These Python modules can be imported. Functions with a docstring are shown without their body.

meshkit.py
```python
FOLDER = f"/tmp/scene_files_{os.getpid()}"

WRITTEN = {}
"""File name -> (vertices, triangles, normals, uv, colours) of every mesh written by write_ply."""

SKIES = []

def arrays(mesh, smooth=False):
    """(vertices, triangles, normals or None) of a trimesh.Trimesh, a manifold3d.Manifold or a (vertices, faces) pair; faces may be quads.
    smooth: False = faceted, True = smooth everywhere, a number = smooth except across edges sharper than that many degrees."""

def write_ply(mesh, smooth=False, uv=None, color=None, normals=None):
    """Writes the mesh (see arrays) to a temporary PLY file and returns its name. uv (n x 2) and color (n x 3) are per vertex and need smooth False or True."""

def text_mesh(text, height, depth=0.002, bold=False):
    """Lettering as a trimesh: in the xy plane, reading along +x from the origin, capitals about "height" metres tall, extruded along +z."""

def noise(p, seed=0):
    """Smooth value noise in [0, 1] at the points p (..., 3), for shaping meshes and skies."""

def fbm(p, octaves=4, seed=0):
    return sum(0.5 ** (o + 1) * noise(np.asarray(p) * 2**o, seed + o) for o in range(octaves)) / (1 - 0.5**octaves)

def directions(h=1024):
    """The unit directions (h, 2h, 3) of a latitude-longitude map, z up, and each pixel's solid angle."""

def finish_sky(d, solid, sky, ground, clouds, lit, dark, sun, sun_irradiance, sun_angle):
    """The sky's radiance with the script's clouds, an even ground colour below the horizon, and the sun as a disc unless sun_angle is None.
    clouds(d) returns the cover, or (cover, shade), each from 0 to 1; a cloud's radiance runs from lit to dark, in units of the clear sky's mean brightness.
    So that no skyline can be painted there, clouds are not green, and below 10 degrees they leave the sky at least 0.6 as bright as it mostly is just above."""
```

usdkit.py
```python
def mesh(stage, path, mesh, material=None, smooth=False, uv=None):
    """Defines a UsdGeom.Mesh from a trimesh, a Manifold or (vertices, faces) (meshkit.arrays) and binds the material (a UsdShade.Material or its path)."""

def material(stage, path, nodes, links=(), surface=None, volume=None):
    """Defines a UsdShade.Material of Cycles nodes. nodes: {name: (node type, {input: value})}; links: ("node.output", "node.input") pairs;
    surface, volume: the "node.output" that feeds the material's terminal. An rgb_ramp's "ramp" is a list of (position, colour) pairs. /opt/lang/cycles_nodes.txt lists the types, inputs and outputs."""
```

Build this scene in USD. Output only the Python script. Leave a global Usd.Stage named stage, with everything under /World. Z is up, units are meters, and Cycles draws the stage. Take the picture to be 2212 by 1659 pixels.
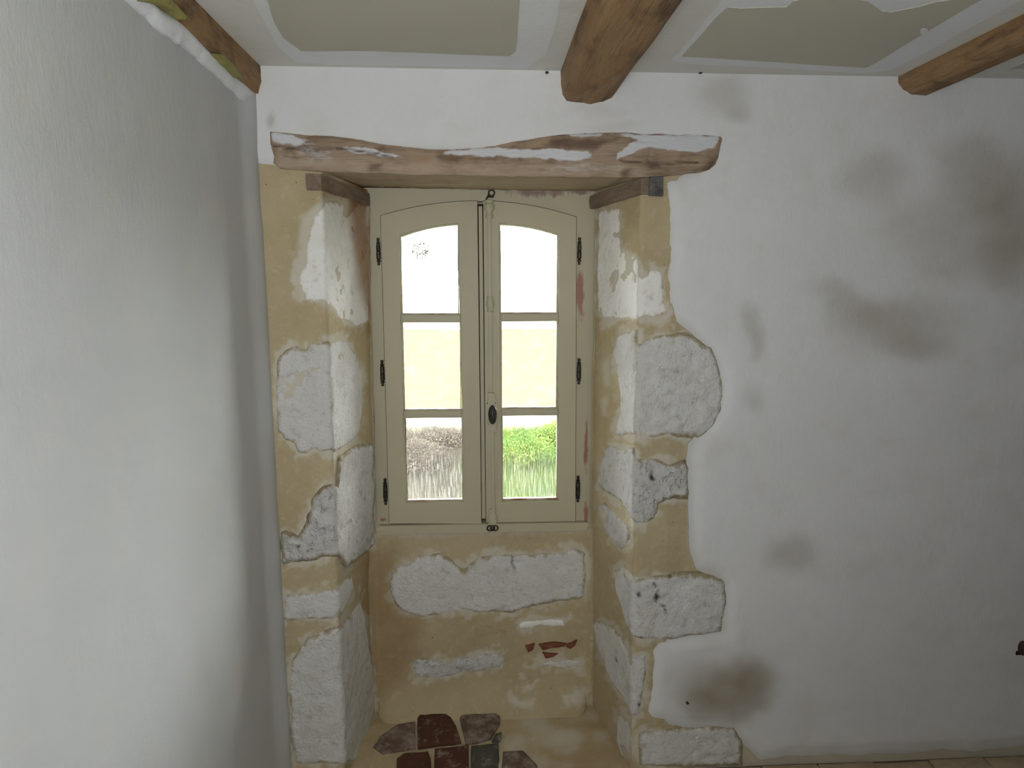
import math, random
import numpy as np, trimesh, shapely, usdkit, meshkit
from shapely.geometry import Polygon, LineString, Point, box as sbox
from shapely.ops import unary_union
from scipy.spatial import Delaunay
from pxr import Usd, UsdGeom, UsdLux, UsdShade, Gf, Sdf, Vt

stage = Usd.Stage.CreateInMemory()
UsdGeom.SetStageUpAxis(stage, 'Z'); UsdGeom.SetStageMetersPerUnit(stage, 1.0)
UsdGeom.Xform.Define(stage, '/World'); UsdGeom.Scope.Define(stage, '/World/Looks')

# ------------------------------------------------------------------ camera, sky, unseen rear light, exposure
W, H, F = 2212.0, 1659.0, 1440.0
CX, CY = W / 2, H / 2
YAW, PITCH = math.radians(3.0), math.radians(-8.3)
EYE = np.array([0, -2.2, 1.763])
FW = np.array([math.sin(YAW) * math.cos(PITCH), math.cos(YAW) * math.cos(PITCH), math.sin(PITCH)])
RT = np.array([math.cos(YAW), -math.sin(YAW), 0.0]); UP = np.cross(RT, FW)
cam = UsdGeom.Camera.Define(stage, '/World/camera')
m4 = Gf.Matrix4d(*RT, 0, *UP, 0, *(-FW), 0, *EYE, 1)
cam.AddTransformOp().Set(m4)
cam.CreateHorizontalApertureAttr(36.0); cam.CreateVerticalApertureAttr(36.0 * H / W)
cam.CreateFocalLengthAttr(36.0 * F / W); cam.CreateClippingRangeAttr(Gf.Vec2f(0.02, 500))
cam.CreateExposureAttr(0.13)

SKY = 8.8
dome = UsdLux.DomeLight.Define(stage, '/World/sky_light')          # even white overcast
dome.CreateIntensityAttr(SKY); dome.CreateColorAttr(Gf.Vec3f(0.965, 0.985, 1.0))

def rect(name, pos, look, w, h, power, col):
    l = UsdLux.RectLight.Define(stage, '/World/' + name)
    l.CreateWidthAttr(w); l.CreateHeightAttr(h); l.CreateIntensityAttr(power); l.CreateColorAttr(Gf.Vec3f(*col))
    d = np.array(look, float); d /= np.linalg.norm(d)
    r = np.cross(d, [0, 0, 1.0]); r /= np.linalg.norm(r); u = np.cross(r, d)
    l.AddTransformOp().Set(Gf.Matrix4d(*r, 0, *u, 0, *(-d), 0, *pos, 1))
# unseen area light before the solid rear wall, aimed to light the window wall
rect('unseen_rear_light', (-.04, -2.80, 1.80), (-.28, 1, .52), 0.6, 0.9, 27.0, (0.955, 0.98, 1.0))

# ------------------------------------------------------------------ helpers
def lin(r, g, b):
    f = lambda x: x / 12.92 if x <= 0.04045 else ((x + 0.055) / 1.055) ** 2.4
    return tuple(f(x / 255.0) for x in (r, g, b))
def rays(px, py):
    px, py = np.asarray(px, float)[..., None], np.asarray(py, float)[..., None]
    return FW + RT * (px - CX) / F - UP * (py - CY) / F
def on_y(px, py, y=0.0): d = rays(px, py); return EYE + d * ((y - EYE[1]) / d[..., 1:2])
def on_z(px, py, z=0.0): d = rays(px, py); return EYE + d * ((z - EYE[2]) / d[..., 2:3])
def on_x(px, py, x=0.0): d = rays(px, py); return EYE + d * ((x - EYE[0]) / d[..., 0:1])
def proj(P):
    d = np.asarray(P, float) - EYE; z = np.maximum(d @ FW, 1e-6)
    return np.stack([CX + F * (d @ RT) / z, CY - F * (d @ UP) / z], -1)
def sstep(x, a=0.0, b=1.0):
    t = np.clip((np.asarray(x, float) - a) / (b - a), 0, 1); return t * t * (3 - 2 * t)
def fb(P, f, o=4, s=0): return meshkit.fbm(np.asarray(P, float) * f + 37.7, o, s)
def dens(pts, step):
    pts = np.asarray(pts, float); out = []
    for a, b in zip(pts, np.roll(pts, -1, 0)):
        n = max(1, int(np.ceil(np.linalg.norm(b - a) / step)))
        out += [a + (b - a) * k / n for k in range(n)]
    return np.array(out)
def dens_open(pts, step):
    pts = np.asarray(pts, float); out = []
    for a, b in zip(pts[:-1], pts[1:]):
        n = max(1, int(np.ceil(np.linalg.norm(b - a) / step))); out += [a + (b - a) * k / n for k in range(n)]
    return np.array(out + [pts[-1]])
def jag(pts, amp, freq, seed):
    """roughen a closed outline"""
    pts = np.asarray(pts, float); P3 = np.c_[pts * freq, np.full(len(pts), seed * 7.3)]
    return pts + amp * 2 * np.c_[meshkit.fbm(P3, 3, seed) - .5, meshkit.fbm(P3 + 91.7, 3, seed + 5) - .5]

taken = {}
def path_of(name, parent):
    base = (parent or '/World') + '/' + name
    n = taken.get(base, 0); taken[base] = n + 1
    return base if n == 0 else f'{base}_{n:03d}'
def tag(path, label=None, cat=None, group=None, kind=None):
    p = stage.GetPrimAtPath(path)
    for k, v in (('label', label), ('category', cat), ('group', group), ('kind', kind)):
        if v: p.SetCustomDataByKey(k, v)
def obj(name, mesh, mat, parent=None, smooth=False, attrs=None, **t):
    p = path_of(name, parent)
    if attrs:
        v, f, n = meshkit.arrays(mesh, True)
        m = usdkit.mesh(stage, p, (v, f), MAT[mat], smooth=True)
        for k, a in attrs.items():
            a = np.asarray(a); c, n = (len(v) - len(a)) // 2, len(a) // 2
            if c: a = np.r_[a, a[:c], a[n:n + c]]
            UsdGeom.PrimvarsAPI(m).CreatePrimvar(k, Sdf.ValueTypeNames.FloatArray, 'vertex').Set(Vt.FloatArray.FromNumpy(np.asarray(a, np.float32)))
    else:
        usdkit.mesh(stage, p, mesh, MAT[mat], smooth=smooth)
    if t: tag(p, **t)
    return p
def holder(name, parent=None, loc=None, **t):
    p = path_of(name, parent); x = UsdGeom.Xform.Define(stage, p)
    if loc is not None: x.AddTranslateOp().Set(Gf.Vec3d(*map(float, loc)))
    tag(p, **t); return p
def cat(ms): return trimesh.util.concatenate(ms)
def bx(x0, x1, y0, y1, z0, z1):
    b = trimesh.creation.box([x1 - x0, y1 - y0, z1 - z0]); b.apply_translation([(x0 + x1) / 2, (y0 + y1) / 2, (z0 + z1) / 2]); return b
def ext(poly, y0, y1):
    """polygon in (x, z), from y0 (room side) to y1"""
    out = []
    for g in getattr(poly, 'geoms', [poly]):
        if g.is_empty: continue
        m = trimesh.creation.extrude_polygon(g, y1 - y0, engine='earcut')
        v = m.vertices.copy(); m.vertices = np.c_[v[:, 0], v[:, 2] + y0, v[:, 1]]; m.invert(); out.append(m)
    return cat(out)
def lathe(prof, n=20):
    return trimesh.creation.revolve(np.array(prof, float), sections=n)
def grid_mesh(P):
    h, w = P.shape[:2]; i = np.arange(h * w).reshape(h, w)
    f = np.stack([i[:-1, :-1], i[:-1, 1:], i[1:, 1:], i[1:, :-1]], -1).reshape(-1, 4)
    return P.reshape(-1, 3), np.vstack([f[:, [0, 1, 2]], f[:, [0, 2, 3]]])
def tri_poly(outline, res, inner=None):
    """triangulated polygon with inner points: (points, faces, distance to the outline)"""
    o = dens(outline, res); pg = Polygon(o).buffer(0)
    if pg.geom_type != 'Polygon': pg = max(pg.geoms, key=lambda g: g.area)
    o = np.array(pg.exterior.coords)[:-1]
    x0, y0, x1, y1 = pg.bounds
    gx, gy = np.meshgrid(np.arange(x0, x1 + res, res), np.arange(y0, y1 + res, res * .866))
    gx[1::2] += res / 2
    g = np.c_[gx.ravel(), gy.ravel()]
    pt = shapely.points(g); bd = pg.exterior
    ok = shapely.contains(pg, pt) & (shapely.distance(bd, pt) > res * .55)
    p = np.vstack([o, g[ok]])
    t = Delaunay(p).simplices
    c = p[t].mean(1)
    t = t[shapely.contains(pg, shapely.points(c))]
    a = p[t]; cr = (a[:, 1, 0] - a[:, 0, 0]) * (a[:, 2, 1] - a[:, 0, 1]) - (a[:, 1, 1] - a[:, 0, 1]) * (a[:, 2, 0] - a[:, 0, 0])
    t = t[np.abs(cr) > 1e-12]; cr = cr[np.abs(cr) > 1e-12]
    t[cr < 0] = t[cr < 0][:, ::-1]
    d = shapely.distance(bd, shapely.points(p)); d[:len(o)] = 0
    return p, t, d, len(o)
def closed(front, back, t, nb):
    """front and back sheets (same points) joined round the first nb points"""
    n = len(front); k = np.arange(nb); k2 = (k + 1) % nb
    a, b = 2 * n, 2 * n + nb                                       # the rim has points of its own, so that it keeps a crisp edge
    side = np.vstack([np.c_[k + a, k + b, k2 + a], np.c_[k2 + a, k + b, k2 + b]])
    return np.vstack([front, back, front[:nb], back[:nb]]), np.vstack([t, t[:, ::-1] + n, side])
def px_mask(P, polys, soft=8, amp=8, freq=.03, seed=1):
    """0..1 inside outlines given where they lie on the photographed surface"""
    q = proj(P); n = np.c_[q * freq, np.full(len(q), seed * 3.1)]
    q = q + amp * 2 * np.c_[meshkit.fbm(n, 3, seed) - .5, meshkit.fbm(n + 55.5, 3, seed + 3) - .5]
    pt = shapely.points(q); out = np.zeros(len(q))
    for pl in polys:
        g = Polygon(pl).buffer(0)
        s = np.where(shapely.contains(g, pt), 1, -1) * shapely.distance(g.boundary, pt)
        out = np.maximum(out, sstep(s, -soft, soft))
    return out

# ------------------------------------------------------------------ materials
MAT = {}
def mat(name, nodes, links, surface='p.BSDF'):
    MAT[name] = usdkit.material(stage, '/World/Looks/' + name, nodes, links, surface=surface)
class G:
    """small node-graph writer"""
    def __init__(s): s.n = {'geo': ('geometry', {})}; s.l = []; s.k = 0
    def add(s, kind, ins=None, **src):
        s.k += 1; nm = f'{kind}{s.k}'; s.n[nm] = (kind, ins or {})
        for a, b in src.items(): s.l.append((b, f'{nm}.{a}'))
        return nm
    def pos(s, scale=(1, 1, 1)): return s.add('mapping', {'scale': scale}, vector='geo.position') + '.vector'
    def noise(s, scale, detail=4, rough=.55, stretch=(1, 1, 1), dist=0.0):
        return s.add('noise_texture', {'scale': scale, 'detail': detail, 'roughness': rough, 'distortion': dist}, vector=s.pos(stretch)) + '.fac'
    def ramp(s, fac, a, b): return s.add('map_range', {'from_min': a, 'from_max': b, 'clamp': True}, value=fac) + '.result'
    def attr(s, name): return s.add('attribute', {'attribute': name}) + '.fac'
    def math(s, op, a, b=None, v=None):
        kw = {'value1': a}; ins = {'math_type': op}
        if b: kw['value2'] = b
        if v is not None: ins['value2'] = v
        return s.add('math', ins, **kw) + '.value'
    def mix(s, fac, a, b):
        ins, kw = {'mix_type': 'mix'}, {}
        for k, v in (('fac', fac), ('color1', a), ('color2', b)):
            if isinstance(v, str): kw[k] = v
            else: ins[k] = v
        return s.add('mix', ins, **kw) + '.color'
    def bump(s, h, dist, strength=1.0, normal=None):
        kw = {'height': h}
        if normal: kw['normal'] = normal
        return s.add('bump', {'strength': strength, 'distance': dist}, **kw) + '.normal'
    def done(s, name, col, rough=.9, normal=None, spec=.3, extra=None):
        ins = {'roughness': rough, 'specular_ior_level': spec, **(extra or {})}
        if not isinstance(col, str): ins['base_color'] = col
        if isinstance(rough, str): ins.pop('roughness'); s.l.append((rough, 'p.roughness'))
        s.n['p'] = ('principled_bsdf', ins)
        if isinstance(col, str): s.l.append((col, 'p.base_color'))
        if normal: s.l.append((normal, 'p.normal'))
        mat(name, s.n, s.l)

def plaster(name, a, b, stain=False, trowel=1.0, patch=(.60, .57, .50)):
    g = G(); c = g.mix(g.ramp(g.noise(2.2, 4, .6), .35, .7), a, b)
    c = g.mix(g.math('multiply', g.ramp(g.noise(7, 3, .6), .52, .72), v=.35), c, patch)
    if stain: c = g.mix(g.attr('stain'), c, (.30, .255, .18))
    h = g.math('add', g.noise(60, 5, .6, (1, 1, .5)), g.math('multiply', g.noise(260, 3, .6), v=.35))
    g.done(name, c, .92, g.bump(h, .0022 * trowel, .8), .2)
plaster('plaster_white', (.71, .71, .705), (.675, .675, .665), stain=True)
plaster('plaster_rough', (.55, .56, .555), (.525, .535, .53), trowel=.55)
plaster('plaster_plain', (.73, .73, .69), (.68, .675, .62), trowel=.6)
plaster('joint_compound', (.78, .80, .81), (.745, .76, .765), trowel=.6, patch=(.68, .69, .69))
g = G(); c = g.mix(g.ramp(g.noise(1.6, 3), .35, .65), (.54, .525, .43), (.50, .485, .40))
g.done('plasterboard', c, .85, g.bump(g.noise(300, 2), .0004, .5), .2)

g = G()                                                            # lime and sand mortar
c = g.mix(g.ramp(g.noise(5, 5, .6), .35, .7), (.50, .42, .265), (.435, .35, .205))
c = g.mix(g.ramp(g.noise(34, 3, .6), .56, .75), c, (.54, .465, .31))
c = g.mix(g.math('multiply', g.ramp(g.noise(420, 2, .5), .62, .72), v=.5), c, (.20, .15, .08))
c = g.mix(g.ramp(g.noise(95, 2, .5), .73, .77), c, (.10, .085, .06))
c = g.mix(g.attr('white'), c, (.62, .59, .50))
c = g.mix(g.attr('rust'), c, (.27, .135, .035))
h = g.math('add', g.noise(45, 5, .65), g.math('multiply', g.noise(330, 3, .6), v=.3))
g.done('mortar', c, .95, g.bump(h, .004, .9), .1)

def stone_mat(name, rough_amt, pits):
    g = G()                                                        # white limestone under old limewash
    n1 = g.noise(9, 5, .62)
    c = g.mix(g.ramp(n1, .38, .68), (.90, .89, .86), (.83, .81, .75))
    c = g.mix(g.math('multiply', g.ramp(g.noise(24, 4, .6), .56, .74), v=.6), c, (.50, .44, .31))
    c = g.mix(g.math('multiply', g.ramp(g.noise(80, 4, .7), .60, .78), v=.55), c, (.30, .275, .23))
    c = g.mix(g.ramp(g.math('add', g.attr('edge'), g.math('multiply', g.noise(30, 6, .72), v=1.5)), 1.28, .92), c, (.47, .39, .24))
    c = g.mix(g.attr('dark'), c, (.09, .085, .085))
    c = g.mix(g.attr('rust'), c, (.30, .155, .045))
    h = g.math('add', g.noise(28, 6, .7, dist=.4), g.math('multiply', g.noise(120, 5, .7), v=.5))
    h = g.math('add', h, g.math('multiply', g.ramp(g.noise(48, 4, .6, (1, 1, .7)), .54, .76), v=-pits))
    g.done(name, c, .95, g.bump(h, .012 * rough_amt, 1.0), .1)
stone_mat('stone_rough', 1.3, .25); stone_mat('stone_smooth', .4, .05); stone_mat('stone_pitted', 1.7, .7)

def brick_mat(name, a, b, dust):
    g = G(); c = g.mix(g.ramp(g.noise(14, 4, .6), .35, .65), a, b)
    c = g.mix(g.math('multiply', g.ramp(g.noise(17, 5, .7), .66 - dust * .25, .80 - dust * .2), v=.75), c, (.36, .31, .25))
    g.done(name, c, .8, g.bump(g.noise(70, 5, .65), .003, .8), .25)
brick_mat('tile_red', (.070, .030, .019), (.105, .042, .025), .45)
brick_mat('tile_dusty', (.12, .075, .055), (.16, .105, .08), .9)
brick_mat('tile_dark', (.055, .058, .045), (.10, .095, .075), .5)
brick_mat('brick_red', (.22, .075, .038), (.15, .055, .03), .45)
brick_mat('tile_room', (.50, .40, .27), (.42, .32, .21), .6)

def wood(name, a, b, dark, axis, white=False, gloss=.7):
    st = (.10, 1, 1) if axis == 'x' else (1, .10, 1)
    g = G()
    c = g.mix(g.ramp(g.noise(16, 5, .65, st), .36, .66), a, b)
    c = g.mix(g.math('multiply', g.ramp(g.noise(70, 4, .7, st), .54, .74), v=.7), c, dark)
    blot = g.noise(11, 4, .6, (.55, 1, 1) if axis == 'x' else (1, .55, 1), .6)
    c = g.mix(g.math('multiply', g.ramp(blot, .52, .70), v=.85), c, dark)
    c = g.mix(g.math('multiply', g.ramp(g.noise(9, 5, .65, (.5, 1, 1) if axis == 'x' else (1, .5, 1)), .56, .72), v=.5), c, (.46, .345, .22))
    if white:
        c = g.mix(g.math('multiply', g.ramp(g.noise(7, 4, .6, (.6, 1, 1)), .52, .66), v=.55), c, (.36, .215, .10))
        w = g.math('add', g.attr('white'), g.math('multiply', g.noise(60, 5, .75, (.25, 1, 1)), v=1.3))
        c = g.mix(g.ramp(w, 1.02, 1.42), c, (.66, .665, .68))
        c = g.mix(g.math('multiply', g.attr('pale'), g.ramp(g.noise(26, 5, .7, (.3, 1, 1)), .30, .62)), c, (.50, .395, .30))
        c = g.mix(g.attr('tan'), c, g.mix(g.ramp(g.noise(40, 4, .7, (.08, 1, 1)), .4, .65), (.44, .37, .245), (.33, .25, .15)))
        c = g.mix(g.attr('dark'), c, dark)
    h = g.math('add', g.noise(60, 5, .7, st), g.math('multiply', g.noise(14, 4, .6, st), v=1.2))
    g.done(name, c, gloss, g.bump(h, .010, 1.0), .25)
wood('beam_wood', (.375, .23, .11), (.28, .165, .072), (.115, .07, .038), 'y')
wood('lintel_wood', (.40, .30, .215), (.33, .235, .155), (.125, .08, .052), 'x', True)
wood('pad_wood', (.27, .21, .15), (.21, .155, .105), (.11, .075, .05), 'y')
wood('end_grain', (.17, .165, .16), (.12, .115, .11), (.05, .045, .04), 'x')

def blob(g, ctr, rad, soft=.55, nz=None):
    d = g.add('vector_math', {'math_type': 'subtract', 'vector2': ctr}, vector1='geo.position') + '.vector'
    d = g.add('vector_math', {'math_type': 'multiply', 'vector2': tuple(1 / r for r in rad)}, vector1=d) + '.vector'
    d = g.add('vector_math', {'math_type': 'length'}, vector1=d) + '.value'
    if nz: d = g.math('add', d, nz)
    return g.ramp(d, 1.0, soft)
def paint(name, wear):
    g = G(); c = g.mix(g.ramp(g.noise(3, 4), .3, .7), (.475, .44, .30), (.445, .412, .285))
    c = g.mix(g.math('multiply', g.ramp(g.noise(40, 4, .6), .62, .75), v=.3), c, (.36, .33, .24))
    nz = g.math('multiply', g.math('subtract', g.noise(45, 5, .7, (1, 1, .35)), v=.5), v=2.6)
    for ctr, rad, col in wear:
        c = g.mix(g.math('multiply', blob(g, ctr, rad, .4, nz), v=.85), c, col)
    n = g.add('bevel', {'samples': 4, 'radius': .0022}) + '.bevel'
    g.done(name, c, .5, g.bump(g.noise(130, 3, .6, (1, 1, .2)), .0005, .5, n), .4)
RED = (.30, .10, .065); PUR = (.22, .13, .115); BRN = (.16, .085, .05)
def at42(x, y): return tuple(float(v) for v in on_y(x, y, .425))
paint('frame_paint', [(at42(1253, 640), (.018, .08, .13), RED), (at42(1266, 965), (.010, .08, .12), RED), (at42(1266, 1108), (.010, .08, .055), RED),
                      (at42(1160, 415), (.13, .08, .022), PUR), (at42(1250, 414), (.05, .08, .014), PUR), (at42(826, 1123), (.018, .08, .010), RED), (at42(807, 905), (.006, .08, .06), BRN)])
paint('casement_paint', [])
g = G(); c = g.mix(g.ramp(g.noise(50, 4, .7, (.4, 1, 1)), .42, .6), (.42, .38, .27), (.20, .085, .045)); g.done('bead_worn', c, .6)
g = G(); c = g.mix(g.ramp(g.noise(90, 4, .6), .45, .65), (.035, .028, .022), (.10, .07, .05)); g.done('iron_dark', c, .45, None, .5, {'metallic': .5})
g = G(); g.done('bronze', (.055, .055, .052), .32, None, .6, {'metallic': .6})
g = G(); c = g.mix(g.ramp(g.noise(30, 4, .6, (.1, 1, 1)), .4, .6), (.13, .06, .02), (.07, .03, .015)); g.done('strip_wood', c, .7)
g = G(); g.done('gap_shade', (.05, .04, .03), .9)  # shade of the open joint as a dark colour
g = G(); c = g.mix(g.ramp(g.noise(30, 4), .35, .65), (.36, .33, .085), (.30, .28, .12)); g.done('foam_yellow', c, .8, g.bump(g.noise(60, 4), .004, .8))
g = G(); c = g.mix(g.ramp(g.noise(40, 4), .4, .6), (.035, .02, .014), (.06, .03, .02)); g.done('brown_fitting', c, .6)

def glass(name, streak, splat=None):
    g = G(); g.n['t'] = ('transparent_bsdf', {'color': (.97, .98, .97)}); g.n['gl'] = ('glossy_bsdf', {'color': (1, 1, 1), 'roughness': .02})
    g.n['fr'] = ('fresnel', {'IOR': 1.5}); g.n['m1'] = ('mix_closure', {})
    g.l += [('fr.fac', 'm1.fac'), ('t.BSDF', 'm1.closure1'), ('gl.BSDF', 'm1.closure2')]
    g.n['tr'] = ('translucent_bsdf', {'color': (.55, .56, .50)}); g.n['m2'] = ('mix_closure', {})
    if streak:
        z = g.add('separate_xyz', {}, vector='geo.position') + '.z'
        low = g.ramp(z, 1.12, 1.00)
        f = g.math('multiply', g.ramp(g.noise(210, 4, .7, (1, 1, .07), .8), .52, .66), low)
        f = g.math('add', g.math('multiply', f, v=.60), g.math('multiply', low, v=.055))
        g.n['d'] = ('diffuse_bsdf', {'color': (.30, .30, .25)}); g.n['m3'] = ('mix_closure', {'fac': .8})
        g.l += [('tr.BSDF', 'm3.closure1'), ('d.BSDF', 'm3.closure2'), ('m3.closure', 'm2.closure2')]
    else:
        f = g.math('multiply', g.ramp(g.noise(25, 4, .6), .5, .8), v=.03)
        g.l.append(('tr.BSDF', 'm2.closure2'))
    if splat:
        b = blob(g, splat, (.060, .2, .064), .10)
        s = g.ramp(g.math('multiply', g.ramp(g.noise(150, 3, .65, dist=1.5), .47, .54), b), .12, .50)
        g.n['d2'] = ('diffuse_bsdf', {'color': (.45, .45, .33)}); g.n['m4'] = ('mix_closure', {})
        g.l += [(f, 'm2.fac'), ('m1.closure', 'm2.closure1'), (g.math('multiply', s, v=1.0), 'm4.fac'), ('m2.closure', 'm4.closure1'), ('d2.BSDF', 'm4.closure2')]
        return mat(name, g.n, g.l, 'm4.closure')
    g.l += [(f, 'm2.fac'), ('m1.closure', 'm2.closure1')]
    mat(name, g.n, g.l, 'm2.closure')
glass('glass_clear', False)
glass('glass_splat', False, tuple(float(v) for v in on_y(908, 540, .45)))
glass('glass_streaked', True)

def foliage(name, a, b):
    g = G(); c = g.mix(g.ramp(g.noise(2.4, 3), .35, .65), a, b)
    g.n['d'] = ('diffuse_bsdf', {}); g.n['t'] = ('translucent_bsdf', {}); g.n['m'] = ('mix_closure', {'fac': .35})
    g.l += [(c, 'd.color'), (c, 't.color'), ('d.BSDF', 'm.closure1'), ('t.BSDF', 'm.closure2')]
    mat(name, g.n, g.l, 'm.closure')
foliage('grass_green', (.042, .072, .018), (.075, .10, .026)); foliage('leaf_green', (.055, .092, .030), (.095, .125, .034))
foliage('leaf_mauve', (.055, .046, .040), (.075, .066, .053)); foliage('wheat', (.074, .071, .027), (.078, .075, .030)); foliage('stubble', (.11, .109, .085), (.12, .119, .095)); foliage('grass_dry', (.062, .053, .043), (.085, .077, .060)); foliage('stem_brown', (.12, .08, .05), (.15, .1, .07))
g = G(); g.done('garden_earth', g.mix(g.ramp(g.noise(1.5, 4), .4, .6), (.035, .04, .017), (.045, .048, .022)), .95)
g = G(); c = g.mix(g.ramp(g.noise(4, 4), .35, .65), (.26, .23, .19), (.20, .18, .145)); g.done('unseen_wall_dark', c, .95, g.bump(g.noise(20, 5), .01, .8))  # for the unseen walls only, kept dark to cut bounced light
g = G(); c = g.mix(g.ramp(g.noise(5, 4), .35, .65), (.13, .09, .07), (.18, .14, .11)); g.done('floor_dark', c, .9)
g = G(); g.done('outer_render', (.5, .45, .36), .9)

# ------------------------------------------------------------------ the wall in plan: face, reveal, apron, reveal, face
CEIL = 2.43; YB = .42; SILL = .778
def xcl(z): return np.interp(z, [0, 2.1], [-.489, -.485])
def xcr(z): return np.interp(z, [0, .3, .92, 2.03], [.556, .552, .542, .533])
def xil(z): return np.interp(z, [.55, .72, .85, 2.1], [-.447, -.440, -.414, -.408])
def xir(z): return np.interp(z, [.3, .7, .85, 2.1], [.474, .466, .456, .456])
XL, XR = -.70, 4.02
LEN = [.213, .427, .90, .43, 3.47]; Q = np.concatenate([[0], np.cumsum(LEN)])
def raw(q, z):
    q = np.asarray(q, float); z = np.broadcast_to(np.asarray(z, float), q.shape)
    X = np.stack([np.full(q.shape, XL), xcl(z), xil(z), xir(z), xcr(z), np.full(q.shape, XR)], -1)
    Y = np.stack([0 * q, 0 * q, 0 * q + YB, 0 * q + YB, 0 * q, 0 * q], -1)
    k = np.clip(np.searchsorted(Q, q, 'right') - 1, 0, 4); t = (q - Q[k]) / np.array(LEN)[k]
    ii = np.indices(q.shape)
    g1 = lambda A: np.take_along_axis(A, k[..., None], -1)[..., 0]; g2 = lambda A: np.take_along_axis(A, k[..., None] + 1, -1)[..., 0]
    return np.stack([g1(X) + (g2(X) - g1(X)) * t, g1(Y) + (g2(Y) - g1(Y)) * t], -1)
def surf(q, z, r=.012):
    q = np.asarray(q, float); z = np.asarray(z, float)
    rr = r + .025 * np.exp(-(np.minimum(abs(q - Q[2]), abs(q - Q[3])) / .03) ** 2)
    o = np.linspace(-1, 1, 9)
    xy = np.mean([raw(np.clip(q + rr * k, 1e-6, Q[5] - 1e-6), z) for k in o], 0)
    a, b = raw(np.clip(q + rr, 0, Q[5] - 1e-6), z), raw(np.clip(q - rr, 1e-6, Q[5]), z)
    t = a - b; t /= np.maximum(np.linalg.norm(t, axis=-1, keepdims=True), 1e-9)
    n = np.stack([t[..., 1], -t[..., 0], 0 * q], -1)
    return np.concatenate([xy, z[..., None]], -1), n
def to_qz(px, py):
    """where a line of sight meets the wall: (q, z)"""
    d = rays(px, py); best = None
    for k in range(5):
        z = 1.0
        for _ in range(4):
            xs = [XL, xcl(z), xil(z), xir(z), xcr(z), XR]; ys = [0, 0, YB, YB, 0, 0]
            p, e = np.array([xs[k], ys[k]]), np.array([xs[k + 1] - xs[k], ys[k + 1] - ys[k]])
            A = np.array([[d[0], -e[0]], [d[1], -e[1]]]); t, s = np.linalg.solve(A, p - EYE[:2]); z = EYE[2] + d[2] * t
        if t > 0 and -.004 <= s * LEN[k] and (s - 1) * LEN[k] <= .004 and (best is None or t < best[0] - 1e-4):
            best = (t, Q[k] + np.clip(s, 0, 1) * LEN[k], z)
    return best[1], best[2]
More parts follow.
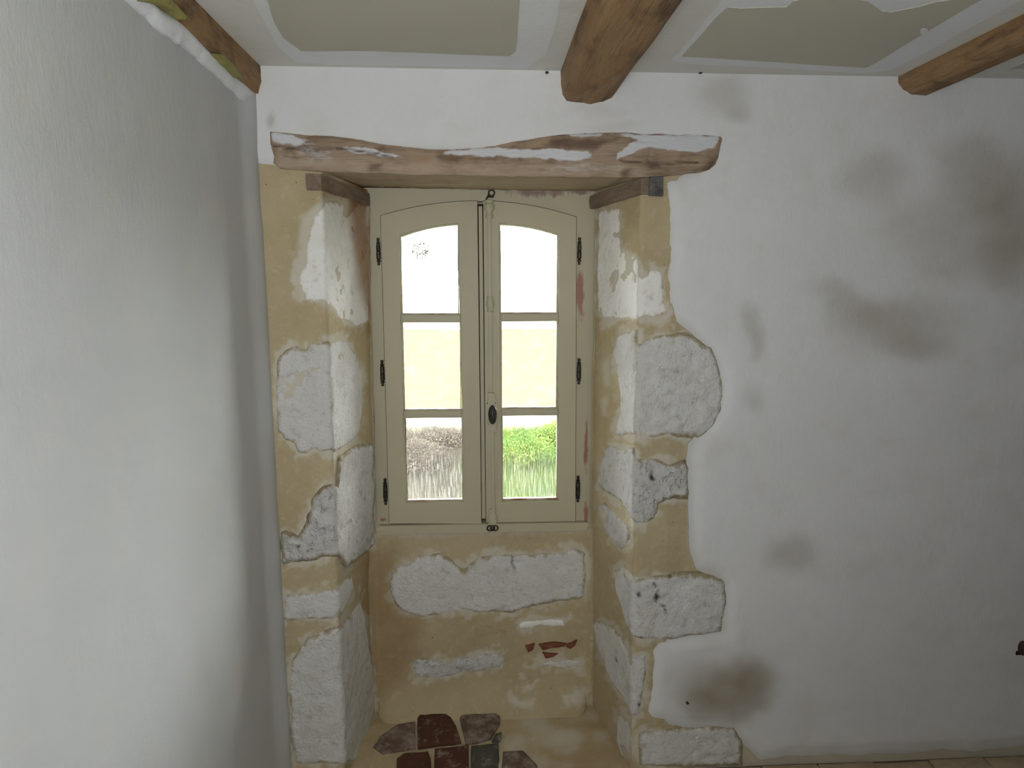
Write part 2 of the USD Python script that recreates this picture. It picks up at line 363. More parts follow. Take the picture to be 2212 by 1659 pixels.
def stone_on_wall(pts, mat_, thick, rough, seed, res=.008, edge=.022, jit=.0075, parent=None, name='stone', rust=None, dark=None, sink=.012, **t):
    STONES.append(pts); o = np.array([to_qz(*p) for p in dens(pts, 12)])
    o = jag(jag(dens(o, res), jit, 16, seed), .005, 55, seed + 50)
    p, t3, d, nb = tri_poly(o, res)
    P0, N = surf(p[:, 0], p[:, 1])
    s = sstep(d / edge)
    f = fb(P0, 13, 4, seed) - .5; f2 = fb(P0 * [1, 1, .8], 42, 4, seed + 9) - .5
    thick *= .7
    h = -.004 + (thick + .004) * s + s * rough * (1.5 * f + .9 * f2 - .6 * np.abs(f))
    front = P0 + N * h[:, None]
    back = P0 - N * sink
    v, f = closed(front, back, t3, nb)
    z = np.zeros(len(P0))
    dk = px_mask(P0, dark, 2, 3, .15, seed) if dark else z
    ru = px_mask(P0, rust, 14, 10, .03, seed) if rust else z
    A = dict(edge=np.r_[np.clip(d / min(.040, .6 * d.max()), 0, 1), z], dark=np.r_[dk, z], rust=np.r_[ru * .8, z])
    return obj(name, (v, f), mat_, parent, attrs=A, **t)

wb = holder('wall_back', label='plastered stone wall with a deep window niche, bare stones and sandy mortar around the opening', cat='wall', kind='structure')

# mortar: the bed all the other layers stand in
LINT_T, LINT_B = 2.225, 2.117
def mortar_sheet():
    qs = np.concatenate([np.arange(0, Q[1] + .9, .009)[:0], np.arange(0, Q[4] + .35, .006), np.arange(Q[4] + .36, Q[5], .04)])
    zs = np.concatenate([np.arange(-.03, LINT_B + .012, .006), [LINT_B + .03, 2.2, 2.26, 2.32, 2.38, CEIL + .02]])
    qq, zz = np.meshgrid(qs, zs)
    P0, N = surf(qq.ravel(), zz.ravel())
    n = fb(P0, 6, 4, 3) - .5; n2 = fb(P0, 24, 4, 8) - .5
    h = .010 * n + .004 * n2
    lump = np.zeros(len(P0)); ap = (qq.ravel() > Q[2] - .03) & (qq.ravel() < Q[3] + .03)
    h += np.where(ap, .016 * (fb(P0, 9, 3, 21) - .5) * sstep(.75 - P0[:, 2], 0, .15), 0)
    qf = qq.ravel(); h += .10 * np.exp(-np.maximum(P0[:, 2], 0) / .05) * sstep(qf, Q[2] - .03, Q[2] + .07) * (1 - sstep(qf, Q[3] - .07, Q[3] + .03))          # cove at the foot of the niche
    h -= np.where(qq.ravel() > Q[4] + .12, .012, 0) * sstep(qq.ravel(), Q[4] + .1, Q[4] + .2)
    P = P0 + N * h[:, None]
    v, f = grid_mesh(P.reshape(qq.shape + (3,)))
    qc = (qq[:-1, :-1] + qq[1:, 1:]).ravel() / 2; zc = (zz[:-1, :-1] + zz[1:, 1:]).ravel() / 2; qc, zc = np.tile(qc, 2), np.tile(zc, 2)
    inn = (qc > Q[2] - .012) & (qc < Q[3] + .012)
    niche = (qc > Q[1] - .004) & (qc < Q[4] + .004)
    f = f[~(inn & (zc > SILL)) & ~(niche & (zc > LINT_B + .006))]
    rust = px_mask(P, [[(745, 400), (800, 400), (800, 720), (785, 660), (770, 560), (752, 470)]], 16, 14, .03, 4) * .9
    rust = np.maximum(rust, .45 * px_mask(P, [[(795, 1190), (860, 1180), (850, 1300), (905, 1350), (905, 1420), (860, 1490), (800, 1510)]], 30, 18, .02, 6))
    white = px_mask(P, [[(650, 470), (702, 430), (735, 430), (740, 560), (745, 690), (700, 665), (640, 640)], [(1395, 1080), (1380, 1060), (1490, 1062), (1488, 1080)],
                        [(1300, 780), (1318, 770), (1320, 830), (1306, 835)], [(1300, 865), (1312, 860), (1312, 900), (1302, 898)], [(820, 1140), (1270, 1132), (1270, 1150), (820, 1158)]], 9, 8, .05, 5) * .75
    return (v, f), dict(rust=rust, white=white)
STONES = []
def lime_halo(P): return np.clip(.75 * px_mask(P, STONES, 4, 34, .045, 77) + .35 * px_mask(P, STONES, 5, 40, .09, 78), 0, 1)

# stones of the jambs (each bare stone that shows)
S = 'stone_smooth'; R = 'stone_rough'; X = 'stone_pitted'
st = lambda pts, mt, th, ro, seed, **k: stone_on_wall(pts, mt, th, ro, seed, parent=wb, **k)
st([(668, 470), (690, 436), (702, 430), (745, 432), (797, 440), (799, 700), (772, 712), (735, 700), (712, 668), (690, 655), (655, 655), (634, 610), (648, 560)], S, .003, .004, 11,
   rust=[[(752, 432), (797, 436), (799, 700), (785, 640), (768, 600), (765, 520), (757, 470)]], label='pale stone at the top of the niche with brown rust streaks')
st([(612, 752), (640, 742), (655, 748), (664, 736), (690, 735), (710, 733), (735, 727), (750, 730), (757, 745), (776, 772), (783, 805), (784, 890), (776, 940), (756, 962), (722, 984),
    (712, 980), (692, 985), (678, 976), (666, 990), (640, 985), (632, 962), (612, 952), (597, 936), (591, 900), (588, 830), (590, 778)], R, .007, .008, 12, label='white limewashed quoin stone spanning the corner of the niche')
st([(727, 986), (762, 960), (800, 954), (806, 1000), (807, 1100), (806, 1172), (790, 1196), (766, 1214), (744, 1230), (729, 1204), (700, 1203), (680, 1212), (632, 1216), (607, 1226), (604, 1150), (616, 1142),
    (640, 1154), (655, 1132), (668, 1082), (690, 1050), (714, 1042), (724, 1046)], X, .013, .014, 13, edge=.012, dark=[[(640, 1176), (648, 1172), (650, 1180), (643, 1182)], [(662, 1184), (668, 1186), (666, 1192)]])
st([(607, 1280), (640, 1278), (692, 1269), (732, 1265), (742, 1246), (762, 1236), (766, 1270), (760, 1290), (742, 1326), (733, 1340), (682, 1342), (622, 1346), (607, 1338)], R, .006, .007, 14)
st([(747, 1332), (780, 1290), (791, 1340), (799, 1400), (804, 1440), (809, 1500), (808, 1545), (797, 1580), (786, 1606), (774, 1640), (770, 1655), (632, 1655), (624, 1600), (618, 1480), (624, 1430), (642, 1400), (662, 1372), (700, 1358), (736, 1347)], R, .008, .009, 15)
st([(1292, 447), (1340, 442), (1343, 536), (1384, 548), (1386, 592), (1405, 573), (1437, 580), (1440, 640), (1453, 688), (1420, 692), (1381, 697), (1302, 694), (1290, 676), (1288, 600)], S, .004, .007, 16)
st([(1338, 712), (1381, 706), (1384, 736), (1400, 725), (1440, 713), (1482, 720), (1502, 727), (1540, 747), (1560, 792), (1568, 842), (1562, 882), (1545, 926), (1510, 950), (1480, 943), (1440, 946), (1402, 951), (1373, 946),
    (1345, 946), (1326, 948), (1331, 915), (1341, 880), (1338, 840), (1329, 800), (1322, 766), (1330, 736)], R, .010, .013, 17, label='large rounded white quoin stone on the plaster side of the niche')
st([(1311, 957), (1350, 960), (1374, 962), (1379, 986), (1420, 985), (1450, 1000), (1480, 995), (1491, 1012), (1491, 1062), (1486, 1080), (1456, 1076), (1426, 1090), (1420, 1120), (1400, 1134), (1371, 1140),
    (1345, 1090), (1318, 1072), (1302, 1062), (1290, 1040), (1296, 1000)], X, .011, .013, 18, dark=[[(1400, 1030), (1406, 1012), (1412, 1036), (1402, 1036)]])
st([(1290, 1085), (1306, 1080), (1330, 1100), (1356, 1130), (1366, 1150), (1362, 1170), (1345, 1196), (1322, 1170), (1300, 1140), (1289, 1125)], X, .007, .010, 19)
st([(1371, 1246), (1420, 1237), (1490, 1236), (1540, 1241), (1568, 1251), (1575, 1290), (1569, 1330), (1565, 1371), (1500, 1376), (1450, 1385), (1390, 1385), (1367, 1380), (1352, 1345), (1338, 1305), (1328, 1260), (1326, 1228), (1345, 1214), (1366, 1234)], R, .010, .011, 20,
   dark=[[(1412, 1284), (1420, 1272), (1423, 1290), (1417, 1300), (1410, 1291)], [(1408, 1260), (1412, 1255), (1416, 1266)], [(1424, 1304), (1436, 1308), (1440, 1322), (1436, 1328), (1434, 1312)], [(1374, 1280), (1382, 1276), (1384, 1284), (1378, 1288)], [(1380, 1378), (1387, 1374), (1385, 1382)], [(1442, 1242), (1450, 1240), (1452, 1247)]])
st([(1279, 1336), (1310, 1341), (1340, 1366), (1364, 1408), (1400, 1404), (1402, 1440), (1396, 1500), (1388, 1545), (1366, 1556), (1345, 1512), (1322, 1478), (1306, 1440), (1288, 1392)], R, .007, .008, 21, dark=[[(1376, 1522), (1382, 1516), (1386, 1524), (1380, 1528)], [(1332, 1420), (1335, 1420), (1337, 1430), (1334, 1430)]])
st([(1331, 1530), (1352, 1546), (1366, 1570), (1366, 1640), (1345, 1645), (1331, 1610)], R, .005, .007, 22)
st([(1374, 1576), (1420, 1574), (1480, 1569), (1530, 1564), (1590, 1570), (1606, 1600), (1603, 1655), (1520, 1658), (1374, 1660)], R, .009, .012, 23, dark=[[(1384, 1574), (1396, 1569), (1398, 1574), (1388, 1580)]])
# apron under the window
st([(841, 1230), (870, 1215), (910, 1196), (950, 1190), (985, 1214), (1000, 1226), (1030, 1200), (1080, 1191), (1105, 1196), (1180, 1190), (1240, 1181), (1268, 1190), (1271, 1240), (1266, 1290), (1240, 1298), (1190, 1304),
    (1150, 1312), (1110, 1326), (1040, 1325), (1005, 1321), (950, 1333), (905, 1335), (870, 1325), (846, 1305), (838, 1270)], R, .012, .010, 31, dark=[[(1104, 1200), (1107, 1200), (1107, 1216), (1113, 1228), (1110, 1230), (1104, 1217)]],
   label='long white cracked stone under the window')
st([(885, 1432), (900, 1419), (960, 1420), (1050, 1406), (1090, 1410), (1100, 1425), (1085, 1445), (1010, 1456), (960, 1470), (920, 1472), (890, 1460)], X, .008, .010, 32)
st([(1110, 1341), (1160, 1332), (1225, 1337), (1221, 1355), (1170, 1358), (1120, 1362)], S, .005, .006, 33)
st([(1136, 1425), (1180, 1425), (1258, 1418), (1264, 1440), (1254, 1450), (1210, 1450), (1160, 1440), (1138, 1438)], R, .006, .007, 34)
st([(1100, 1505), (1148, 1500), (1152, 1526), (1118, 1532), (1098, 1528)], S, .005, .005, 35)
st([(1218, 1494), (1274, 1490), (1276, 1518), (1240, 1524), (1216, 1520)], S, .005, .005, 36)
st([(1128, 1468), (1150, 1464), (1156, 1480), (1132, 1484)], S, .004, .004, 37)
for k, pts in enumerate(([(1135, 1393), (1155, 1388), (1152, 1400), (1140, 1407)], [(1163, 1390), (1200, 1385), (1222, 1388), (1219, 1394), (1186, 1398), (1172, 1402)], [(1222, 1390), (1233, 1388), (1246, 1381), (1241, 1392), (1231, 1399), (1222, 1395)], [(1172, 1408), (1204, 1410), (1195, 1416), (1178, 1420)])):
    o = np.array([to_qz(*p) for p in dens(pts, 6)]); p, t3, d, nb = tri_poly(jag(dens(o, .006), .002, 30, k), .006)
    P0, N = surf(p[:, 0], p[:, 1]); hh = .010 + .004 * sstep(d / .008) + .004 * (fb(P0, 40, 3, k) - .5)
    obj('brick', closed(P0 + N * hh[:, None], P0 - N * .02, t3, nb), 'brick_red', wb, smooth=True)

m, A = mortar_sheet(); A['white'] = np.maximum(A['white'], .8 * lime_halo(m[0]))
A['white'] = np.maximum(A['white'], .55 * (m[0][:, 2] < .09) * (m[0][:, 0] > .8))
obj('mortar', m, 'mortar', wb, attrs=A, label='sandy tan lime mortar between the stones')

# plaster of the wall face, feathered against stones and mortar
edge_px = [(580, 364), (640, 366), (640, 330), (1500, 330), (1500, 368), (1470, 381), (1432, 384), (1434, 432), (1437, 480), (1440, 560), (1437, 583), (1436, 640), (1450, 686), (1490, 716), (1520, 746), (1546, 788),
           (1553, 842), (1547, 882), (1508, 936), (1488, 958), (1483, 1000), (1486, 1060), (1487, 1130), (1491, 1190), (1502, 1229), (1550, 1249), (1561, 1262), (1558, 1358), (1500, 1366), (1420, 1379), (1402, 1402), (1396, 1480), (1388, 1540), (1402, 1560),
           (1480, 1572), (1586, 1572), (1600, 1600), (1640, 1642), (1672, 1640), (1700, 1632), (1760, 1634), (1800, 1628), (1850, 1632), (1900, 1626), (1960, 1628), (2040, 1618), (2100, 1624), (2212, 1612)]
e = on_y(*np.array(edge_px, float).T, 0.0)[:, [0, 2]]
outline = np.vstack([[(-.69, CEIL + .01), (-.69, 2.128)], e, [(4.0, .045), (4.0, CEIL + .01)]])
rough_line = jag(dens_open(outline[1:-2], .012), .005, 22, 41)
outl = np.vstack([outline[:1], rough_line, outline[-2:]])
p, t3, d, nb = tri_poly(outl, .013)
inner = LineString(outline[1:-2]); d = shapely.distance(inner, shapely.points(p))
P0 = np.c_[p[:, 0], 0 * d, p[:, 1]]
h = -.002 + .012 * sstep(d / .06) + .006 * (fb(P0, 2.5, 3, 44) - .5) * sstep(d / .1) + .0025 * (fb(P0, 16, 3, 45) - .5)
P = np.c_[P0[:, 0], -h, P0[:, 2]]
def stains(P):
    q = proj(P); n = np.c_[q * .011, np.full(len(q), 2.2)]
    q = q + 60 * np.c_[meshkit.fbm(n, 4, 61) - .5, meshkit.fbm(n + 33, 4, 62) - .5]
    out = np.zeros(len(q))
    for x, y, rx, ry, a in ((1880, 385, 75, 55, .45), (1925, 700, 130, 60, .62), (1990, 755, 75, 35, .5), (1860, 660, 70, 40, .4), (2140, 420, 120, 110, .6), (2200, 480, 90, 130, .55), (2090, 330, 70, 50, .35), (1985, 480, 90, 60, .3),
                            (2060, 560, 110, 60, .4), (1570, 205, 60, 45, .5), (1600, 240, 30, 18, .3), (1622, 700, 20, 45, .45), (1640, 745, 16, 35, .4), (1700, 1195, 55, 38, .5), (1585, 1490, 75, 62, .85), (1520, 1520, 55, 35, .7), (1625, 1450, 40, 40, .7),
                            (1640, 860, 25, 40, .3), (1800, 620, 50, 30, .3), (2170, 560, 80, 60, .4), (1320, 262, 70, 14, .25), (1300, 232, 60, 12, .2), (583, 266, 12, 14, .7), (1620, 1530, 40, 25, .5), (1565, 1482, 100, 62, .75)):
        r = np.hypot((q[:, 0] - x) / rx, (q[:, 1] - y) / ry)
        out = 1 - (1 - out) * (1 - .72 * a * sstep(1.55 - r, 0, 1.35))
    e2 = sstep(.03 - d, 0, .03) * .25
    return np.maximum(out * (.75 + .5 * fb(P, 14, 4, 63)), e2)
obj('plaster', closed(P, np.c_[P0[:, 0], P0[:, 1] + .018, P0[:, 2]], t3, nb), 'plaster_white', wb, attrs=dict(stain=np.r_[stains(P), 0 * d]), label='white plaster coat with brown damp stains')

# outer masonry (keeps the daylight to the window)
opening = sbox(-.41, SILL - .02, .455, 2.115)
obj('outer_masonry', ext(sbox(-1.2, -.4, 4.3, 2.9).difference(opening), .5005, .535), 'outer_render', wb)

# ------------------------------------------------------------------ left wall, ceiling, floor, the rest of the shell
wl = holder('wall_left', label='bare rough white plaster wall running towards the window corner', cat='wall', kind='structure')
ys = np.concatenate([np.arange(-2.9, -1.6, .12), np.arange(-1.6, .02, .014)]); zs = np.arange(-.02, CEIL + .021, .016)
yy, zz = np.meshgrid(ys, zs)
P0 = np.stack([0 * yy - .694, yy, zz], -1).reshape(-1, 3)
b = .014 * (fb(P0, 1.6, 3, 71) - .5) + .0035 * (fb(P0 * [1, 1, .6], 9, 3, 72) - .5)
b += sstep(P0[:, 1], -.12, -.01) * (.020 + .016 * (fb(P0 * [1, 0, 1], 3, 3, 73) - .5))
P0[:, 0] += b
obj('outer_masonry', bx(-1.2, -1.0, -3.1, .62, -.4, 2.9), 'outer_render', wl)  # unseen box, closes the hollow wall against stray daylight
v, f = grid_mesh(P0.reshape(yy.shape + (3,))); obj('plaster', (v, f[:, ::-1]), 'plaster_rough', wl, smooth=True)
def wall_strip(pts, x, mat_, name, th, seed, parent):
    o = on_x(*np.array(pts, float).T, x)[:, 1:]
    p, t3, d, nb = tri_poly(jag(dens(o, .010), .007, 18, seed), .010)
    P0 = np.c_[np.full(len(p), x), p]
    h = -.004 + (th + .004) * sstep(d / .02) + th * 1.2 * (fb(P0 * [1, .5, 1], 22, 4, seed) - .5) * sstep(d / .01)
    fr = P0 + np.c_[h, 0 * h, 0 * h]; bk = P0 - [.03, 0, 0]
    obj(name, closed(bk, fr, t3, nb), mat_, parent, smooth=40)
wall_strip([(150, -110), (210, -60), (300, 18), (345, 62), (400, 98), (430, 122), (470, 160), (500, 192), (520, 210), (548, 226), (556, 218), (553, 200), (530, 170), (495, 128), (445, 84), (395, 44), (350, 14), (290, -40), (230, -110)], -.684, 'joint_compound', 'joint_filler', .009, 81, wl)
wall_strip([(300, -40), (326, 0), (352, 8), (385, 27), (404, 42), (410, 36), (388, 14), (372, 0), (335, -40)], -.655, 'foam_yellow', 'sealing_foam', .005, 82, wl)
wall_strip([(470, 116), (488, 134), (503, 148), (522, 170), (529, 168), (510, 142), (488, 118)], -.655, 'foam_yellow', 'sealing_foam', .005, 83, wl)
wall_strip([(392, 62), (400, 72), (412, 72), (408, 60)], -.672, 'foam_yellow', 'sealing_foam', .006, 84, wl)

ce = holder('ceiling', label='ceiling of grey plasterboard with white jointing between old beams', cat='ceiling', kind='structure')
obj('plaster', bx(-1.2, 4.2, -3.1, .62, CEIL, CEIL + .1), 'plaster_plain', ce)
def ceil_patch(pts, mat_, name, th, seed, jit=.004, hole=None):
    o = on_z(*np.array(pts, float).T, CEIL)[:, :2]
    pg = Polygon(jag(dens(o, .03), jit, 6, seed)).buffer(0)
    m = trimesh.creation.extrude_polygon(max(getattr(pg, 'geoms', [pg]), key=lambda a: a.area), th + .004, engine='earcut'); m.apply_translation([0, 0, CEIL - th])
    obj(name, m, mat_, ce)
ceil_patch([(505, -60), (548, 0), (575, 55), (602, 100), (640, 132), (700, 138), (900, 141), (1060, 145), (1140, 146), (1180, 118), (1200, 55), (1210, 0), (1215, -60), (1150, -330), (560, -330)], 'joint_compound', 'joint_compound', .0016, 91)
ceil_patch([(560, -40), (577, 0), (592, 45), (612, 80), (640, 100), (650, 108), (780, 108), (900, 112), (1000, 116), (1100, 119), (1112, 110), (1118, 85), (1120, 30), (1122, 0), (1116, -45), (1050, -160), (640, -160)], 'plasterboard', 'plasterboard_panel', .0030, 92)
ceil_patch([(1450, 130), (1500, 138), (1700, 147), (1860, 158), (1925, 150), (2010, 108), (2140, 34), (2212, -6), (2280, -40), (2500, -330), (1720, -330), (1600, -70), (1560, 0), (1500, 75)], 'joint_compound', 'joint_compound', .0016, 93)
ceil_patch([(1472, 120), (1520, 122), (1640, 130), (1760, 138), (1872, 144), (1895, 133), (1960, 92), (2030, 50), (2100, 8), (2140, -14), (2020, 2), (1985, 12), (1925, 24), (1905, 22), (1872, 0), (1800, -12), (1715, 0), (1700, 13), (1600, 16), (1572, 14), (1545, 38), (1510, 78)], 'plasterboard', 'plasterboard_panel', .0030, 94, .003)
ceil_patch([(2178, 148), (2215, 146), (2400, 150), (2600, 120), (2400, 104), (2212, 134)], 'plasterboard', 'plasterboard_panel', .0030, 95)
def blobs(px, py, r): a = np.linspace(0, 2 * np.pi, 14, False); return [(px + r * np.cos(t), py + r * .7 * np.sin(t)) for t in a]
ceil_patch(blobs(1997, 65, 9), 'joint_compound', 'filler_spot', .0045, 96, .001)

fl = holder('floor', label='old dusty floor with mortar spread over worn red tiles in the niche', cat='floor', kind='structure')
obj('floor_base', bx(-1.2, 4.2, -3.1, .62, -.12, -.012), 'floor_dark', fl)
xs, ys = np.arange(-.70, .80, .010), np.arange(-.5, .50, .010)
xx, yy = np.meshgrid(xs, ys); P0 = np.stack([xx, yy, 0 * xx], -1).reshape(-1, 3)
P0[:, 2] = -.004 + .014 * (fb(P0, 6, 4, 101) - .5) + .005 * (fb(P0, 26, 3, 102) - .5)
obj('mortar_bed', grid_mesh(P0.reshape(xx.shape + (3,))), 'mortar', fl, attrs=dict(rust=.35 * sstep(fb(P0, 4, 3, 103), .5, .7), white=.7 * sstep(fb(P0, 7, 3, 104), .48, .66)))
def tile(pts, mat_, top, seed, parent=None, res=.012):
    o = on_z(*np.array(pts, float).T, .004)[:, :2]
    p, t3, d, nb = tri_poly(jag(dens(o, .012), .003, 25, seed), res)
    P0 = np.c_[p, 0 * d]; z = top - .008 * (1 - sstep(d / .012)) + .004 * (fb(P0, 30, 3, seed) - .5)
    obj('tile', closed(P0 + np.c_[0 * z, 0 * z, z], P0 - [0, 0, .03], t3, nb), mat_, fl, smooth=40)
tile([(901, 1541), (967, 1538), (984, 1568), (996, 1604), (902, 1616)], 'tile_red', .014, 1)
tile([(990, 1542), (1081, 1540), (1080, 1560), (1060, 1594), (1030, 1603), (1006, 1606)], 'tile_dusty', .012, 2)
tile([(822, 1589), (855, 1565), (897, 1556), (897, 1616), (826, 1626), (806, 1612)], 'tile_dusty', .009, 3)
tile([(857, 1642), (874, 1629), (925, 1625), (931, 1640), (931, 1690), (857, 1692)], 'tile_red', .015, 4)
tile([(939, 1619), (1012, 1611), (1014, 1692), (938, 1692)], 'tile_red', .015, 5)
tile([(1017, 1611), (1078, 1604), (1078, 1640), (1072, 1692), (1018, 1692)], 'tile_dark', .011, 6)
tile([(1086, 1623), (1130, 1621), (1160, 1652), (1166, 1692), (1080, 1692)], 'tile_dusty', .011, 7)
tile([(1062, 1600), (1070, 1585), (1084, 1582), (1082, 1600)], 'tile_dark', .012, 8)
rng = random.Random(5)
for i in range(8):
    for j in range(2):
        x0, y1 = .83 + i * .215, -.004 - j * .215
        w = .208; P = np.array([(x0, y1 - w), (x0 + w, y1 - w), (x0 + w, y1), (x0, y1)])
        p, t3, d, nb = tri_poly(jag(dens(P, .02), .003, 20, i + 9 * j), .03)
        P0 = np.c_[p, 0 * d]; z = .002 + rng.uniform(-.003, .004) - .006 * (1 - sstep(d / .01)) + .004 * (fb(P0, 14, 3, i) - .5)
        obj('tile', closed(P0 + np.c_[0 * z, 0 * z, z], P0 - [0, 0, .02], t3, nb), 'tile_room', fl, smooth=40)

wr = holder('wall_right', label='unseen dark wall opposite the bare plaster wall, set to limit bounced light', cat='wall', kind='structure')  # out of view, set far off and dark to weaken the bounce
obj('plaster', bx(4.0, 4.2, -3.1, .62, -.1, 2.6), 'unseen_wall_dark', wr)
wk = holder('wall_rear', label='unseen dark wall behind the camera, set to limit bounced light', cat='wall', kind='structure')  # out of view, solid and dark, placed just behind the rear light
obj('plaster', bx(-1.2, 4.2, -3.1, -2.85, -.1, 2.6), 'unseen_wall_dark', wk)

# ------------------------------------------------------------------ lintel, pads and ceiling beams
def lintel():
    top = [(583, 284), (610, 286), (640, 289), (690, 293), (720, 294), (760, 299), (800, 306), (830, 311), (870, 317), (905, 320), (940, 323), (1000, 322), (1040, 319), (1070, 315), (1110, 306), (1140, 302), (1165, 297), (1190, 293), (1220, 289), (1260, 287), (1300, 285), (1340, 286), (1400, 288), (1450, 290), (1500, 290), (1540, 292), (1558, 294)]
    rest = [(1561, 300), (1557, 320), (1553, 338), (1545, 356), (1534, 366), (1515, 371), (1480, 374), (1440, 380), (1380, 383), (1300, 383), (1100, 380), (900, 376), (760, 371), (680, 368), (600, 363), (588, 352), (590, 335), (582, 310)]
    o = on_y(*np.array(top + rest, float).T, -.02)[:, [0, 2]]
    p, t3, d, nb = tri_poly(jag(dens(o, .008), .0025, 30, 121), .007)
    P0 = np.c_[p[:, 0], 0 * d - .02, p[:, 1]]
    st_ = P0 * [.18, 1, 1]
    h = .018 * (fb(P0 * [.35, 1, 1], 10, 4, 122) - .5) + .010 * (fb(st_, 55, 4, 123) - .5) - .006 * (1 - sstep(d / .012)) ** 2
    crack = px_mask(P0, [[(728, 320), (760, 322), (805, 328), (850, 338), (850, 341), (805, 332), (760, 326), (728, 323)], [(575, 311), (620, 318), (660, 322), (660, 325), (620, 322), (575, 314)], [(700, 372), (760, 392), (760, 395), (700, 375)], [(1340, 345), (1420, 352), (1510, 350), (1510, 353), (1420, 356), (1340, 349)]], 1.5, 2, .05, 7)
    h -= .006 * crack
    fr = P0 - np.c_[0 * h, h, 0 * h]
    bk = P0 + np.c_[0 * d, 0 * d + .435, .017 * (P0[:, 2] < 2.16)]
    white = px_mask(P0, [[(585, 286), (630, 289), (660, 305), (640, 315), (590, 305)], [(740, 318), (790, 318), (850, 332), (880, 342), (850, 340), (760, 330)], [(960, 325), (1060, 318), (1180, 322), (1280, 335), (1250, 348), (1150, 340), (1050, 338), (960, 335)], [(1180, 318), (1270, 328), (1280, 340), (1200, 345)],
                          [(1300, 287), (1555, 292), (1540, 320), (1500, 332), (1400, 318), (1330, 345), (1340, 325), (1380, 300)], [(1230, 287), (1310, 286), (1300, 294), (1230, 297)]], 5, 6, .06, 8)
    white = np.maximum(white, .42 * px_mask(P0, [[(590, 290), (680, 300), (740, 350), (640, 362), (590, 350)], [(1200, 340), (1330, 350), (1420, 372), (1300, 382), (1180, 372)]], 14, 10, .04, 9))
    dark = np.maximum(crack, .75 * px_mask(P0, [[(1170, 312), (1200, 300), (1330, 300), (1280, 325), (1240, 322), (1200, 316)], [(1390, 350), (1420, 346), (1430, 366), (1400, 366)], [(1500, 372), (1545, 340), (1553, 338), (1540, 364)], [(940, 335), (1000, 338), (990, 352), (950, 346)], [(800, 355), (830, 355), (820, 370), (795, 368)], [(1340, 372), (1365, 366), (1362, 384), (1345, 384)]], 6, 8, .05, 10))
    v, f = closed(fr, bk, t3, nb)
    under = np.r_[0 * d, np.where(bk[:, 2] < 2.16, .0, 0)]
    return (v, f), dict(white=np.r_[white, 0 * d], dark=np.r_[dark, 0 * d], pale=np.r_[.75 * px_mask(P0, [[(600, 340), (700, 345), (800, 350), (1000, 352), (1200, 350), (1330, 352), (1400, 372), (1380, 384), (900, 378), (600, 366)]], 9, 10, .04, 12), 0 * d], tan=np.r_[.8 * px_mask(P0, [[(780, 374), (1370, 381), (1370, 395), (780, 388)]], 3, 2, .05, 11), 0 * d + .75])
m, A = lintel()
obj('window_lintel', m, 'lintel_wood', attrs=A, label='rough old timber lintel with traces of whitewash above the window niche', cat='lintel', kind='thing')

def pad(foot, z0, z1, seed):
    o = np.array(foot, float); p, t3, d, nb = tri_poly(dens(o, .012), .02)
    zs_ = np.linspace(z0, z1, 7); ring = dens(o, .012); n = len(ring)
    V = np.vstack([np.c_[ring, np.full(n, z)] for z in zs_])
    i = np.arange(n); j = (i + 1) % n; f = []
    for k in range(6): f.append(np.c_[k * n + i, k * n + j, (k + 1) * n + j]); f.append(np.c_[k * n + i, (k + 1) * n + j, (k + 1) * n + i])
    c = len(V); V = np.vstack([V, [[*o.mean(0), z0]], [[*o.mean(0), z1]]])
    f += [np.c_[j, i, 0 * i + c], np.c_[6 * n + i, 6 * n + j, 0 * i + c + 1]]
    V += .008 * (np.stack([fb(V * [1, .3, 1], 26, 3, seed + k) for k in range(3)], -1) - .5)
    return trimesh.Trimesh(V, np.vstack(f), process=False)
obj('bearing_pad', pad([(-.532, -.010), (-.484, -.012), (-.473, .05), (-.400, .415), (-.53, .415)], 2.064, 2.112, 131), 'pad_wood', smooth=40,
    label='grey wooden pad under the lintel end nearest the bare plaster wall', cat='timber pad', kind='thing')
o2 = holder('bearing_pad', label='wooden pad with a dark grey sawn end under the lintel on the stained plaster side', cat='timber pad', kind='thing')
obj('block', pad([(.528, -.013), (.600, -.013), (.60, .415), (.436, .415), (.520, .03)], 2.058, 2.108, 141), 'pad_wood', o2, smooth=40)
obj('sawn_end', pad([(.556, -.022), (.600, -.022), (.600, -.010), (.556, -.010)], 2.052, 2.112, 145), 'end_grain', o2, smooth=40, label='dark grey sawn end')

